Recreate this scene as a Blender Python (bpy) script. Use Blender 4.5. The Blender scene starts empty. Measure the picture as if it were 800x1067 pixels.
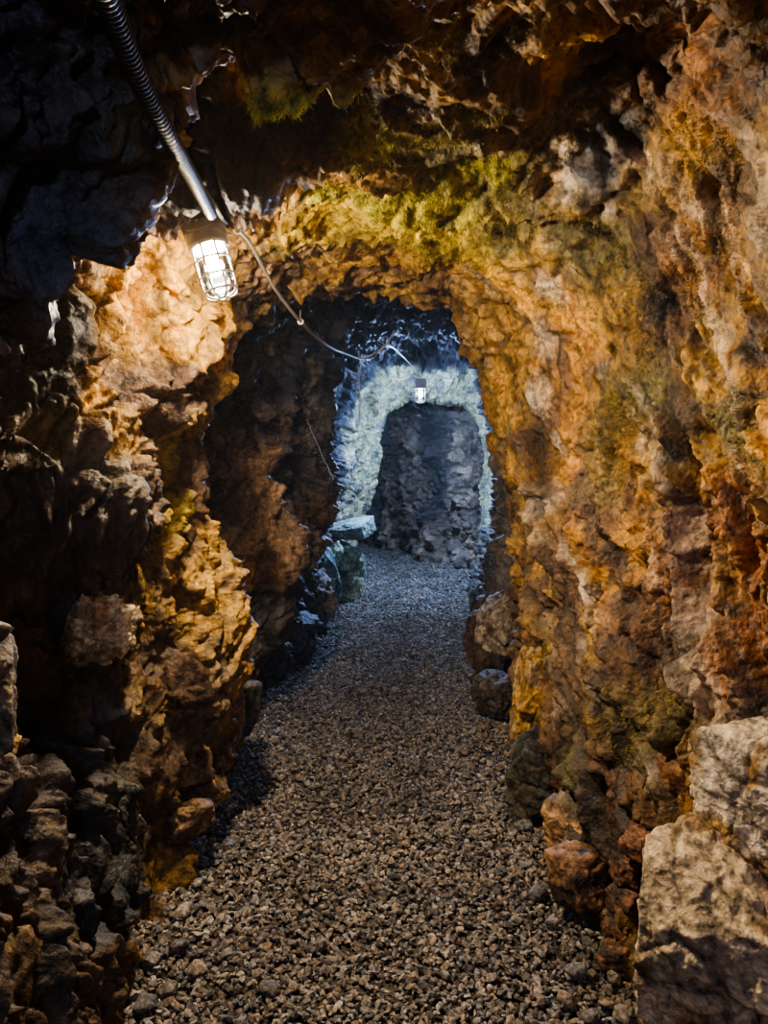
import bpy, bmesh, math, random
import numpy as np
from mathutils import Vector, Matrix
from mathutils.bvhtree import BVHTree

random.seed(7)
RNG = np.random.default_rng(11)
scn = bpy.context.scene
COL = scn.collection
F32 = np.float32

# ------------------------------------------------------------------ camera
CAM_Z, FPX, W, H = 1.6, 780.0, 800, 1067
PITCH = math.radians(4.6)
cam_d = bpy.data.cameras.new('camera')
cam = bpy.data.objects.new('camera', cam_d)
COL.objects.link(cam)
cam.location = (0, 0, CAM_Z)
cam.rotation_euler = (math.pi/2 - PITCH, 0, 0)
cam_d.sensor_fit = 'VERTICAL'
cam_d.sensor_height = 36.0
cam_d.lens = 36.0*FPX/H
cam_d.clip_start = 0.02
scn.camera = cam

CP, SP = math.cos(PITCH), math.sin(PITCH)
def ray(px, py):
    x = (px-W/2)/FPX; y = -(py-H/2)/FPX
    d = np.array([x, CP + y*SP, -SP + y*CP])
    return d
def at(px, py, Y):
    """world point at depth Y that the measured spot of the photo corresponds to"""
    d = ray(px, py)
    return Vector(d*(Y/d[1])) + Vector((0, 0, CAM_Z))
def on_floor(px, py, z=0.0):
    d = ray(px, py)
    return Vector(d*((z-CAM_Z)/d[2])) + Vector((0, 0, CAM_Z))

# ------------------------------------------------------------------ noise
def hsh(ix, iy, iz, seed):
    n = (ix.astype(np.int64)*73856093) ^ (iy.astype(np.int64)*19349663) ^ (iz.astype(np.int64)*83492791) ^ (seed*2654435761)
    n = n.astype(np.uint64) & np.uint64(0xffffffff)
    n = ((n ^ (n >> np.uint64(15)))*np.uint64(2246822519)) & np.uint64(0xffffffff)
    n = ((n ^ (n >> np.uint64(13)))*np.uint64(3266489917)) & np.uint64(0xffffffff)
    n = n ^ (n >> np.uint64(16))
    return n
def h01(n, k=0):
    m = ((n + np.uint64(k*1013904223 + k))*np.uint64(2654435761)) & np.uint64(0xffffffff)
    m = m ^ (m >> np.uint64(14))
    return (m & np.uint64(0xffff)).astype(F32)/F32(65535.0)

def vnoise(P, seed=0):
    f = np.floor(P); i = f.astype(np.int32); t = (P-f).astype(F32)
    t = t*t*t*(t*(t*6-15)+10)
    out = np.zeros(len(P), F32)
    for dx in (0, 1):
        wx = t[:, 0] if dx else 1-t[:, 0]
        for dy in (0, 1):
            wy = t[:, 1] if dy else 1-t[:, 1]
            for dz in (0, 1):
                wz = t[:, 2] if dz else 1-t[:, 2]
                out += wx*wy*wz*h01(hsh(i[:, 0]+dx, i[:, 1]+dy, i[:, 2]+dz, seed))
    return out*2-1
def fbm(P, octv=4, seed=0, gain=.5, lac=2.03):
    a, s, out = 1.0, 0.0, np.zeros(len(P), F32)
    P = P.astype(F32).copy()
    for o in range(octv):
        out += a*vnoise(P, seed+o*17); s += a; a *= gain; P = P*lac+3.7
    return out/s
def worley(P, seed=0, jit=.9):
    """nearest cell: returns F1, F2, cell hash, vector from its centre"""
    f = np.floor(P).astype(np.int32)
    n = len(P)
    F1 = np.full(n, 9, F32); F2 = np.full(n, 9, F32)
    ID = np.zeros(n, np.uint64); V = np.zeros((n, 3), F32)
    P = P.astype(F32)
    for dx in (-1, 0, 1):
        for dy in (-1, 0, 1):
            for dz in (-1, 0, 1):
                cx, cy, cz = f[:, 0]+dx, f[:, 1]+dy, f[:, 2]+dz
                hh = hsh(cx, cy, cz, seed)
                vx = P[:, 0]-(cx+.5+(h01(hh, 1)-.5)*jit)
                vy = P[:, 1]-(cy+.5+(h01(hh, 2)-.5)*jit)
                vz = P[:, 2]-(cz+.5+(h01(hh, 3)-.5)*jit)
                d = np.sqrt(vx*vx+vy*vy+vz*vz)
                m = d < F1
                F2 = np.where(m, F1, np.minimum(F2, d))
                F1 = np.where(m, d, F1)
                ID = np.where(m, hh, ID)
                V[m, 0] = vx[m]; V[m, 1] = vy[m]; V[m, 2] = vz[m]
    return F1, F2, ID, V
def facets(P, seed, tilt=.9, ww=.22):
    """angular broken-rock relief in about [-1, 1], and crack amount 0..1"""
    F1, F2, ID, V = worley(P, seed)
    g = (h01(ID, 4)-.5)*1.3
    d = g + tilt*((h01(ID, 5)-.5)*2*V[:, 0] + (h01(ID, 6)-.5)*2*V[:, 1] + (h01(ID, 7)-.5)*2*V[:, 2])
    e = np.clip((F2-F1)/ww, 0, 1); e = e*e*(3-2*e)
    return d*e, 1-np.clip((F2-F1)/(ww*.6), 0, 1), h01(ID, 8)

def frame_coords(P, d, k):
    """squeeze coordinates along direction d by k: features get long that way"""
    d = np.array(d, float); d /= np.linalg.norm(d)
    c = P@d
    return (P - np.outer(c, d)*(1-k)).astype(F32)

def sstep(x, a, b):
    t = np.clip((x-a)/(b-a), 0, 1); return t*t*(3-2*t)

# ------------------------------------------------------------------ mesh helpers
def mesh_np(name, V, Fc, mat, col=None, smooth=True, extra=None):
    me = bpy.data.meshes.new(name)
    V = np.asarray(V, F32); Fc = np.asarray(Fc, np.int32)
    k = Fc.shape[1]
    me.vertices.add(len(V)); me.vertices.foreach_set('co', V.ravel())
    me.loops.add(Fc.size); me.loops.foreach_set('vertex_index', Fc.ravel())
    me.polygons.add(len(Fc))
    me.polygons.foreach_set('loop_start', np.arange(0, Fc.size, k, dtype=np.int32))
    me.update(calc_edges=True)
    me.polygons.foreach_set('use_smooth', np.full(len(Fc), smooth, bool))
    if col is not None:
        a = me.color_attributes.new('tint', 'FLOAT_COLOR', 'POINT')
        c4 = np.ones((len(V), 4), F32); c4[:, :3] = col
        a.data.foreach_set('color', c4.ravel())
    me.materials.append(mat)
    me.validate()
    return me
def link(name, me, parent=None, **props):
    o = bpy.data.objects.new(name, me); COL.objects.link(o)
    if parent: o.parent = parent
    for k, v in props.items(): o[k] = v
    return o
def thing(name, label, cat, loc=(0, 0, 0), group=None):
    o = bpy.data.objects.new(name, None); COL.objects.link(o)
    o.location = loc; o.empty_display_size = .05
    o['label'] = label; o['category'] = cat
    if group: o['group'] = group
    return o

# ------------------------------------------------------------------ materials
def nt_new(name):
    m = bpy.data.materials.new(name); m.use_nodes = True
    nt = m.node_tree; nt.nodes.clear()
    out = nt.nodes.new('ShaderNodeOutputMaterial')
    return m, nt, out
def rock_mat(name, bump=.35, rough=.72, spec=.35, scale=1.0, sparkle=.0, lift=.75):
    m, nt, out = nt_new(name)
    N = nt.nodes.new; L = nt.links.new
    bs = N('ShaderNodeBsdfPrincipled')
    bs.inputs['Specular IOR Level'].default_value = spec
    tc = N('ShaderNodeTexCoord')
    at_ = N('ShaderNodeAttribute'); at_.attribute_name = 'tint'
    n1 = N('ShaderNodeTexNoise'); n1.inputs['Scale'].default_value = 38*scale; n1.inputs['Detail'].default_value = 4; n1.inputs['Roughness'].default_value = .65
    n2 = N('ShaderNodeTexNoise'); n2.inputs['Scale'].default_value = 150*scale; n2.inputs['Detail'].default_value = 2
    n3 = N('ShaderNodeTexVoronoi'); n3.inputs['Scale'].default_value = 70*scale
    for n in (n1, n2, n3): L(tc.outputs['Object'], n.inputs['Vector'])
    r1 = N('ShaderNodeMapRange'); r1.inputs[1].default_value = .3; r1.inputs[2].default_value = .7
    r1.inputs[3].default_value = .22; r1.inputs[4].default_value = 1.85
    L(n1.outputs['Fac'], r1.inputs[0])
    mul = N('ShaderNodeVectorMath'); mul.operation = 'SCALE'
    L(at_.outputs['Color'], mul.inputs[0]); L(r1.outputs[0], mul.inputs['Scale'])
    # pale mineral specks
    r2 = N('ShaderNodeMapRange'); r2.inputs[1].default_value = .62; r2.inputs[2].default_value = .75
    L(n2.outputs['Fac'], r2.inputs[0])
    mx = N('ShaderNodeMix'); mx.data_type = 'RGBA'; sc2 = N('ShaderNodeVectorMath'); sc2.operation = 'MULTIPLY_ADD'; sc2.inputs[1].default_value = (2.3, 2.3, 2.3); sc2.inputs[2].default_value = (.010, .009, .007); L(at_.outputs['Color'], sc2.inputs[0]); L(sc2.outputs[0], mx.inputs[7])
    fm = N('ShaderNodeMath'); fm.operation = 'MULTIPLY'; fm.inputs[1].default_value = .6
    L(r2.outputs[0], fm.inputs[0]); L(fm.outputs[0], mx.inputs[0]); L(mul.outputs[0], mx.inputs[6])
    L(mx.outputs[2], bs.inputs['Base Color'])
    rr = N('ShaderNodeMapRange'); rr.inputs[3].default_value = rough-.2; rr.inputs[4].default_value = min(1, rough+.2)
    L(n1.outputs['Fac'], rr.inputs[0]); L(rr.outputs[0], bs.inputs['Roughness'])
    add = N('ShaderNodeMath'); add.operation = 'MULTIPLY_ADD'; add.inputs[1].default_value = .35
    L(n2.outputs['Fac'], add.inputs[0]); L(n1.outputs['Fac'], add.inputs[2])
    add2 = N('ShaderNodeMath'); add2.operation = 'MULTIPLY_ADD'; add2.inputs[1].default_value = .4
    L(n3.outputs['Distance'], add2.inputs[0]); L(add.outputs[0], add2.inputs[2])
    bp = N('ShaderNodeBump'); bp.inputs['Strength'].default_value = bump; bp.inputs['Distance'].default_value = .007/scale
    L(add2.outputs[0], bp.inputs['Height']); L(bp.outputs[0], bs.inputs['Normal'])
    L(bs.outputs[0], out.inputs[0])
    return m
def plain_mat(name, colr, rough=.5, metal=0., noise=.15, scale=60, bump=.1):
    m, nt, out = nt_new(name)
    N = nt.nodes.new; L = nt.links.new
    bs = N('ShaderNodeBsdfPrincipled'); bs.inputs['Roughness'].default_value = rough; bs.inputs['Metallic'].default_value = metal
    tc = N('ShaderNodeTexCoord'); n1 = N('ShaderNodeTexNoise'); n1.inputs['Scale'].default_value = scale; n1.inputs['Detail'].default_value = 5
    L(tc.outputs['Object'], n1.inputs['Vector'])
    mx = N('ShaderNodeMix'); mx.data_type = 'RGBA'
    mx.inputs[6].default_value = tuple(c*(1-noise) for c in colr)+(1,); mx.inputs[7].default_value = tuple(min(1, c*(1+noise)) for c in colr)+(1,)
    L(n1.outputs['Fac'], mx.inputs[0]); L(mx.outputs[2], bs.inputs['Base Color'])
    bp = N('ShaderNodeBump'); bp.inputs['Strength'].default_value = bump; bp.inputs['Distance'].default_value = .003
    L(n1.outputs['Fac'], bp.inputs['Height']); L(bp.outputs[0], bs.inputs['Normal'])
    L(bs.outputs[0], out.inputs[0])
    return m
def emit_mat(name, colr, s):
    m, nt, out = nt_new(name)
    e = nt.nodes.new('ShaderNodeEmission'); e.inputs[0].default_value = colr+(1,); e.inputs[1].default_value = s
    nt.links.new(e.outputs[0], out.inputs[0]); m.cycles.emission_sampling = 'NONE'; return m
def glass_mat(name):
    m, nt, out = nt_new(name)
    N = nt.nodes.new; L = nt.links.new
    t = N('ShaderNodeBsdfTransparent'); g = N('ShaderNodeBsdfGlossy'); g.inputs['Roughness'].default_value = .05
    fr = N('ShaderNodeFresnel'); fr.inputs['IOR'].default_value = 1.35
    mx = N('ShaderNodeMixShader'); L(fr.outputs[0], mx.inputs[0]); L(t.outputs[0], mx.inputs[1]); L(g.outputs[0], mx.inputs[2])
    L(mx.outputs[0], out.inputs[0]); return m

M_ROCK = rock_mat('mine_rock', bump=1.0, spec=.5, rough=.6)
M_BOULDER = rock_mat('boulder_rock', bump=.9, rough=.65)
M_GRAVEL = rock_mat('gravel_stone', bump=.25, rough=.8, spec=.25, scale=1.6)
M_FLOOR = rock_mat('floor_dirt', bump=.5, rough=.9, spec=.15, scale=1.5)
M_MOSS = rock_mat('moss_fibre', bump=.0, rough=.9, spec=.1)
M_HOSE = plain_mat('black_conduit', (.016, .017, .021), .5, 0., .2, 80)
M_CABLE = plain_mat('grey_cable', (.30, .27, .23), .5, 0., .25, 90)
M_METAL = plain_mat('cast_aluminium', (.80, .80, .82), .5, .05, .2, 70)
M_CAGE = plain_mat('cage_wire', (.72, .70, .66), .35, .5, .1, 70)
M_WEB = plain_mat('cobweb_thread', (.55, .58, .68), .8, 0., .1, 90, 0)
M_BULB = emit_mat('warm_bulb_glow', (1, .9, .72), 90)
M_BULB2 = emit_mat('cold_bulb_glow', (.62, .80, 1), 60)
M_GLASS = glass_mat('clear_globe')

# ------------------------------------------------------------------ tunnel cross-sections, metres (x, z) from left foot over the roof to right foot
ZC = 1.2
G = 0
RINGS = {
 -3.0: [(-.8,0),(-.95,.8),(-1.0,1.4),(-.85,2.0),(-.4,2.4),(.1,2.5),(.6,2.35),(.95,1.9),(1.0,1.2),(.9,.6),(.8,0)],
 0.3: [(-.72,0),(-.9,.8),(-1.0,1.4),(-.85,2.1),(-.4,2.5),(.1,2.6),(.6,2.5),(.95,2.0),(1.0,1.2),(.9,.6),(.8,0)],
 0.95: [(-.66,0),(-.72,.5),(-.8,.9),(-.9,1.3),(-.75,1.75),(-.56,2.0),(-.5,2.2),(-.42,2.26),(0,2.25),(.3,2.3),(.6,2.4),(.9,2.0),(.95,1.2),(.85,.6),(.78,0)],
 1.2: [(-.62,0),(-.65,.45),(-.74,.85),(-.86,1.02),(-.72,1.24),(-.8,1.4),(-.95,1.6),(-.62,1.77),(-.5,1.89),(-.41,2.04),(-.42,2.18),(-.44,2.26),(-.25,2.30),(0,2.30),(.3,2.38),(.65,2.4),(.9,2.0),(.92,1.2),(.85,.6),(.78,0)],
 1.42: [(-.66,0),(-.68,.4),(-.76,.75),(-.95,1.0),(-.98,1.4),(-1.05,1.65),(-.80,1.9),(-.52,2.1),(-.5,2.28),(-.36,2.33),(-.18,2.31),(0,2.33),(.2,2.38),(.5,2.45),(.75,2.35),(.9,2.0),(.92,1.3),(.93,.7),(.9,.3),(.88,0)],
 1.62: [(-.72,0),(-.75,.4),(-.8,.8),(-.98,1.1),(-1.05,1.4),(-1.1,1.6),(-1.15,1.85),(-1.0,2.15),(-.62,2.48),(-.2,2.58),(.1,2.5),(.35,2.45),(.62,2.50),(.82,2.45),(.9,2.05),(.9,1.3),(.93,.8),(.9,.3),(.88,0)],
 1.9: [(-.78,0),(-.82,.5),(-.98,.9),(-1.12,1.2),(-1.1,1.42),(-.87,1.60),(-1.02,1.75),(-1.08,1.9),(-.95,2.25),(-.6,2.52),(-.2,2.55),(.12,2.47),(.4,2.50),(.58,2.66),(.76,2.62),(.9,2.25),(.9,1.8),(.86,1.3),(.88,.8),(.87,.3),(.86,0)],
 2.12: [(-.82,0),(-.84,.4),(-.92,.8),(-1.04,1.15),(-.73,1.38),(-.8,1.6),(-.86,1.8),(-.87,2.0),(-.80,2.22),(-.48,2.36),(-.2,2.37),(.05,2.43),(.32,2.5),(.55,2.62),(.76,2.5),(.88,2.1),(.88,1.7),(.83,1.2),(.84,.8),(.83,.3),(.82,0)],
 2.32: [(-.84,0),(-.84,.4),(-.88,.8),(-.96,1.1),(-.69,1.37),(-.72,1.6),(-.80,1.8),(-.83,2.0),(-.78,2.2),(-.56,2.36),(-.25,2.42),(.05,2.45),(.32,2.5),(.55,2.5),(.76,2.35),(.84,2.0),(.84,1.7),(.8,1.2),(.79,.8),(.79,.3),(.78,0)],
 2.6: [(-.85,0),(-.80,.35),(-.76,.8),(-.76,1.1),(-.72,1.35),(-.75,1.6),(-.76,1.85),(-.72,2.1),(-.58,2.3),(-.3,2.41),(0,2.45),(.3,2.47),(.55,2.4),(.72,2.18),(.78,1.8),(.76,1.2),(.74,.7),(.74,.3),(.72,0)],
 3.0: [(-.86,0),(-.74,.25),(-.65,.52),(-.6,.95),(-.65,1.2),(-.685,1.41),(-.70,1.6),(-.615,1.95),(-.56,2.18),(-.4,2.36),(0,2.43),(.3,2.42),(.52,2.25),(.64,2.0),(.7,1.7),(.72,1.2),(.72,.7),(.70,.3),(.71,0)],
 3.3: [(-.84,0),(-.9,.4),(-.95,.8),(-1.02,1.3),(-1.08,1.6),(-1.0,1.9),(-.68,2.22),(-.4,2.36),(0,2.42),(.3,2.4),(.5,2.22),(.6,1.95),(.65,1.6),(.69,1.2),(.72,.7),(.74,.3),(.75,0)],
 3.85: [(-.82,0),(-.92,.5),(-1.05,1.2),(-1.08,1.7),(-.92,2.05),(-.70,2.28),(-.25,2.36),(0,2.43),(.2,2.32),(.32,2.33),(.40,2.2),(.47,2.02),(.54,1.8),(.58,1.45),(.65,1.16),(.71,.9),(.76,.5),(.76,0)],
 4.05: [(-.84,0),(-.88,.5),(-.92,1.0),(-.95,1.6),(-.95,1.9),(-.84,2.25),(-.5,2.6),(-.1,2.72),(.3,2.7),(.6,2.5),(.78,2.1),(.76,1.6),(.80,1.1),(.80,.6),(.80,0)],
 4.3: [(-.85,0),(-.72,.3),(-.58,.65),(-.53,1.0),(-.55,1.4),(-.60,1.74),(-.82,1.88),(-.82,2.2),(-.5,2.55),(-.1,2.72),(.3,2.7),(.6,2.5),(.8,2.1),(.8,1.6),(.82,1.1),(.82,.6),(.82,0)],
 4.7: [(-.87,0),(-.82,.4),(-.8,1.0),(-.8,1.6),(-.75,2.0),(-.6,2.4),(-.2,2.75),(.3,2.75),(.7,2.5),(.85,2.1),(.88,1.5),(.85,1.0),(.80,.5),(.74,0)],
 5.3: [(-.80,0),(-.72,.4),(-.6,.8),(-.6,1.1),(-.6,1.6),(-.62,2.0),(-.55,2.35),(-.25,2.68),(.1,2.75),(.5,2.7),(.8,2.45),(.92,2.0),(.92,1.5),(.88,1.0),(.83,.5),(.80,0)],
 5.6: [(-.70,0),(-.68,.4),(-.56,.8),(-.43,1.1),(-.40,1.6),(-.44,2.0),(-.48,2.3),(-.28,2.6),(.05,2.75),(.5,2.72),(.82,2.45),(.95,2.0),(.95,1.5),(.9,1.0),(.85,.5),(.82,0)],
 6.2: [(-.66,0),(-.66,.5),(-.7,1.0),(-.72,1.8),(-.57,2.3),(-.2,2.7),(.3,2.8),(.8,2.6),(1.0,2.1),(1.05,1.5),(1.0,1.0),(.92,.5),(.88,0)],
 8.2: [(-.64,0),(-.66,.8),(-.7,1.5),(-.6,2.2),(-.2,2.62),(.4,2.75),(1.0,2.6),(1.28,2.1),(1.3,1.5),(1.22,.8),(1.05,0)],
 8.75: [(-.60,0),(-.56,.6),(-.52,1.04),(-.39,1.49),(-.31,1.93),(-.17,2.27),(.02,2.50),(.45,2.55),(.95,2.50),(1.22,2.05),(1.28,1.38),(1.22,.71),(1.10,0)],
 9.25: [(-.45,0),(-.33,.6),(-.22,.95),(-.12,1.36),(-.06,1.78),(.05,2.09),(.3,2.22),(.6,2.23),(1.00,2.17),(1.21,1.92),(1.27,1.36),(1.25,.76),(1.16,0)],
 9.6: [(-.5,0),(-.35,.6),(-.22,.95),(-.14,1.36),(-.06,1.78),(.05,2.12),(.3,2.26),(.6,2.27),(1.02,2.2),(1.25,1.93),(1.31,1.36),(1.29,.76),(1.2,0)],
 10.1: [(-1.0,0),(-1.0,1.2),(-.7,2.1),(-.1,2.5),(.7,2.55),(1.4,2.3),(1.6,1.4),(1.55,0)],
 11.5: [(-2.2,0),(-2.3,1.2),(-1.6,2.2),(-.5,2.7),(.7,2.7),(1.6,2.3),(1.8,1.4),(1.8,0)],
 14.2: [(-2.4,0),(-2.4,1.2),(-1.7,2.2),(-.5,2.7),(.7,2.7),(1.6,2.3),(1.8,1.4),(1.8,0)],
}
KEYS = sorted(RINGS)
TMAX = 2.75
NTH = 512
TH0 = np.linspace(-TMAX, TMAX, NTH)
CXK = {}
RK = []
for y in KEYS:
    pts = RINGS[y]
    cx = .5*(pts[0][0]+pts[-1][0])
    if y > 10: cx = .35
    CXK[y] = cx
    pts = [(pts[0][0], -.4)] + pts + [(pts[-1][0], -.4)]
    th = np.array([math.atan2(x-cx, z-ZC) for x, z in pts]); rr = np.array([math.hypot(x-cx, z-ZC) for x, z in pts])
    o = np.argsort(th)
    # straight lines between the measured points (interpolate 1/r-style by dense sampling)
    T, R = [], []
    P2 = [pts[i] for i in o]
    for a, b in zip(P2[:-1], P2[1:]):
        for t in np.linspace(0, 1, 12, endpoint=False):
            x = a[0]+(b[0]-a[0])*t-cx; z = a[1]+(b[1]-a[1])*t-ZC
            T.append(math.atan2(x, z)); R.append(math.hypot(x, z))
    RK.append(np.interp(TH0, T, R))
RK = np.array(RK)
# light smoothing round the section
ker = np.array([1, 2, 3, 2, 1.]); ker /= ker.sum()
RK = np.array([np.convolve(np.pad(r, 2, mode='edge'), ker, 'valid') for r in RK])
CXA = np.array([CXK[y] for y in KEYS])

def base_R(Y):
    """(len(Y), NTH) radii"""
    Yk = np.array(KEYS)
    i = np.clip(np.searchsorted(Yk, Y)-1, 0, len(Yk)-2)
    t = np.clip((Y-Yk[i])/(Yk[i+1]-Yk[i]), 0, 1)
    t = .5*t + .5*(t*t*(3-2*t))
    return RK[i]*(1-t)[:, None] + RK[i+1]*t[:, None]
def base_cx(Y): return np.interp(Y, KEYS, CXA)

# adaptive spacing along the tunnel
Yd = np.linspace(-3.0, 14.2, 6000)
Rd = base_R(Yd)
dR = np.abs(np.diff(Rd, axis=0)).mean(1)*1.6
dY = np.diff(Yd)
dist = np.clip(Yd[:-1], 1.1, 99)
wgt = np.sqrt(dY**2+dR**2)/dist*np.where(Yd[:-1] < .8, .22, 1.0)*np.interp(Yd[:-1], [4, 7], [1, .8])
cum = np.concatenate([[0], np.cumsum(wgt)])
NY, NU = 1700, 960
YS = np.interp(np.linspace(0, cum[-1], NY), cum, Yd)
TH = np.linspace(-TMAX, TMAX, NU)
Rb = base_R(YS)
Rg = np.array([np.interp(TH, TH0, r) for r in Rb])
cxg = base_cx(YS)
X = cxg[:, None]+Rg*np.sin(TH)[None]; Z = ZC+Rg*np.cos(TH)[None]; Yg = np.repeat(YS[:, None], NU, 1)
P = np.stack([X, Yg, Z], -1)
def normals(P):
    du = np.gradient(P, axis=1); dv = np.gradient(P, axis=0)
    n = np.cross(du, dv); n /= np.linalg.norm(n, axis=-1, keepdims=True)+1e-9
    return n
Nrm = normals(P)
ctr = np.stack([cxg[:, None]+0*X, Yg, ZC+0*X], -1)
s = np.sign(((P-ctr)*Nrm).sum(-1)); s[s == 0] = 1
Nrm *= s[..., None]            # outward, into the rock

def rock_disp(Pf, side, amp, seed=0):
    """relief of broken rock (positive = into the rock) + crack mask + block shade; the grain differs left and right"""
    out = [np.zeros(len(Pf), F32) for _ in range(5)]
    for d_, k_, wt in (((0.15, .15, 1.0), .50, 1-side), ((0.1, -.5, -.85), .42, side)):
        m = wt > 0
        if not m.any(): continue
        for o_, v_ in zip(out, rock_relief(Pf[m], d_, k_, amp[m], seed)): o_[m] += v_*wt[m]
    return out
def rock_relief(Pf, gd, gk, amp, seed):
    warp = np.stack([fbm(Pf*2.1, 2, seed+1), fbm(Pf*2.1, 2, seed+2), fbm(Pf*2.1, 2, seed+3)], -1)
    Q = Pf + .10*warp
    Q = frame_coords(Q, gd, gk)
    a, c1, i1 = facets(Q*2.6, seed+11, .8, .12)
    b, c2, i2 = facets(Q*6.0+5, seed+12, 1.1, .15)
    c, c3, i3 = facets(Q*13.0+9, seed+13, 1.2, .22)
    e, c4, i4 = facets(Q*30.0+2, seed+14, 1.3, .32)
    soft = fbm(Pf*3.0, 3, seed+20)
    fine = fbm(Q*20.0, 3, seed+21, .55)
    grit, c5, i5 = facets(Pf*58.0, seed+15, 1.0, .45)
    d = .105*a + .062*b + .040*c + .023*e + .0095*grit + .045*soft + .024*fine
    d += .020*c1 + .012*c2 + .007*c3
    crack = np.clip(.6*c1+.7*c2+.5*c3+.2*c4, 0, 1)
    shade = .35*i1+.3*i2+.35*i3
    return d*amp, crack, shade, soft, fine

Pf = P.reshape(-1, 3).astype(F32)
side = sstep(np.repeat(TH[None], NY, 0).ravel(), -.30, .15).astype(F32)
Yf = Pf[:, 1]
amp = np.interp(Yf, [0, 1.5, 3.5, 4.2, 8.4, 9.0, 9.8, 11], [1.0, .95, .85, 1.0, 1.1, .55, .55, 1.1]).astype(F32)
thf = np.repeat(TH[None], NY, 0).ravel()
d, crack, shade, soft, fine = rock_disp(Pf, side, amp)
# mossy overhead rock between the lamp and the rim is softer, less blocky
softz = sstep(thf, -.7, .1)*sstep(-thf, -1.3, -.6)*sstep(-Yf, -4.0, -3.7)
d = d*(1-.45*softz)
edge = np.minimum(1, (TMAX-np.abs(thf))/.3)
Pd = Pf + Nrm.reshape(-1, 3).astype(F32)*(d - .012)[:, None]
Pd = Pd.astype(F32)

# ------------------------------------------------------------------ end wall beyond the portal, where the passage bends left
path = np.array([(2.0, 9.35), (1.5, 9.75), (1.12, 10.05), (.6, 10.85), (.1, 11.95), (-.4, 12.8), (-1.2, 13.4), (-2.4, 13.7)])
seg = np.concatenate([[0], np.cumsum(np.hypot(*np.diff(path, axis=0).T))])
nu, nv = 420, 300
sx = np.linspace(0, seg[-1], nu); zz = np.linspace(-.3, 3.0, nv)
bx_, by_ = np.interp(sx, seg, path[:, 0]), np.interp(sx, seg, path[:, 1])
FW = np.stack([np.repeat(bx_[None], nv, 0), np.repeat(by_[None], nv, 0), np.repeat(zz[:, None], nu, 1)], -1)
FN = normals(FW); sg = np.sign(FN[..., 1]); sg[sg == 0] = 1; FN *= sg[..., None]
FWf = FW.reshape(-1, 3).astype(F32)
fd, fcrack, fshade, fsoft, ffine = rock_disp(FWf, np.zeros(len(FWf), F32), np.full(len(FWf), 1.5, F32), 40)
FWd = FWf + FN.reshape(-1, 3).astype(F32)*fd[:, None]
FWd[:, 1] -= (.25*(FWf[:, 2]-0.9)**2*.3)      # the face bellies out

# ------------------------------------------------------------------ colours: mineral stains and painted shade, anchored on the rock itself
ORANGE=(.70,.37,.06); OCHRE=(.47,.265,.055); GOLD=(.56,.39,.035); MOSS=(.40,.36,.035); OLIVE=(.17,.14,.05)
DARK=(.028,.027,.030); BROWN=(.15,.085,.045); RUST=(.27,.115,.035); QUARTZ=(.62,.50,.38); TAN=(.36,.23,.12)
GREY=(.13,.125,.125); BLUEG=(.20,.22,.26); GREEN=(.50,.46,.26); DBROWN=(.07,.045,.032); NAVY=(.028,.030,.045); GREYT=(.26,.21,.14)
step = 10
Pc = P[::step, ::step]; ny, nu2 = Pc.shape[:2]
idx = np.arange(ny*nu2).reshape(ny, nu2)
quads = np.stack([idx[:-1, :-1], idx[1:, :-1], idx[1:, 1:], idx[:-1, 1:]], -1).reshape(-1, 4)
bvh = BVHTree.FromPolygons([tuple(v) for v in Pc.reshape(-1, 3).tolist()], quads.tolist())
def spot(px, py):
    dv = ray(px, py)
    h = bvh.ray_cast(Vector((0, 0, CAM_Z)), Vector(dv).normalized())
    return (np.array(h[0]), h[3]) if h[0] is not None else (None, None)
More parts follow.
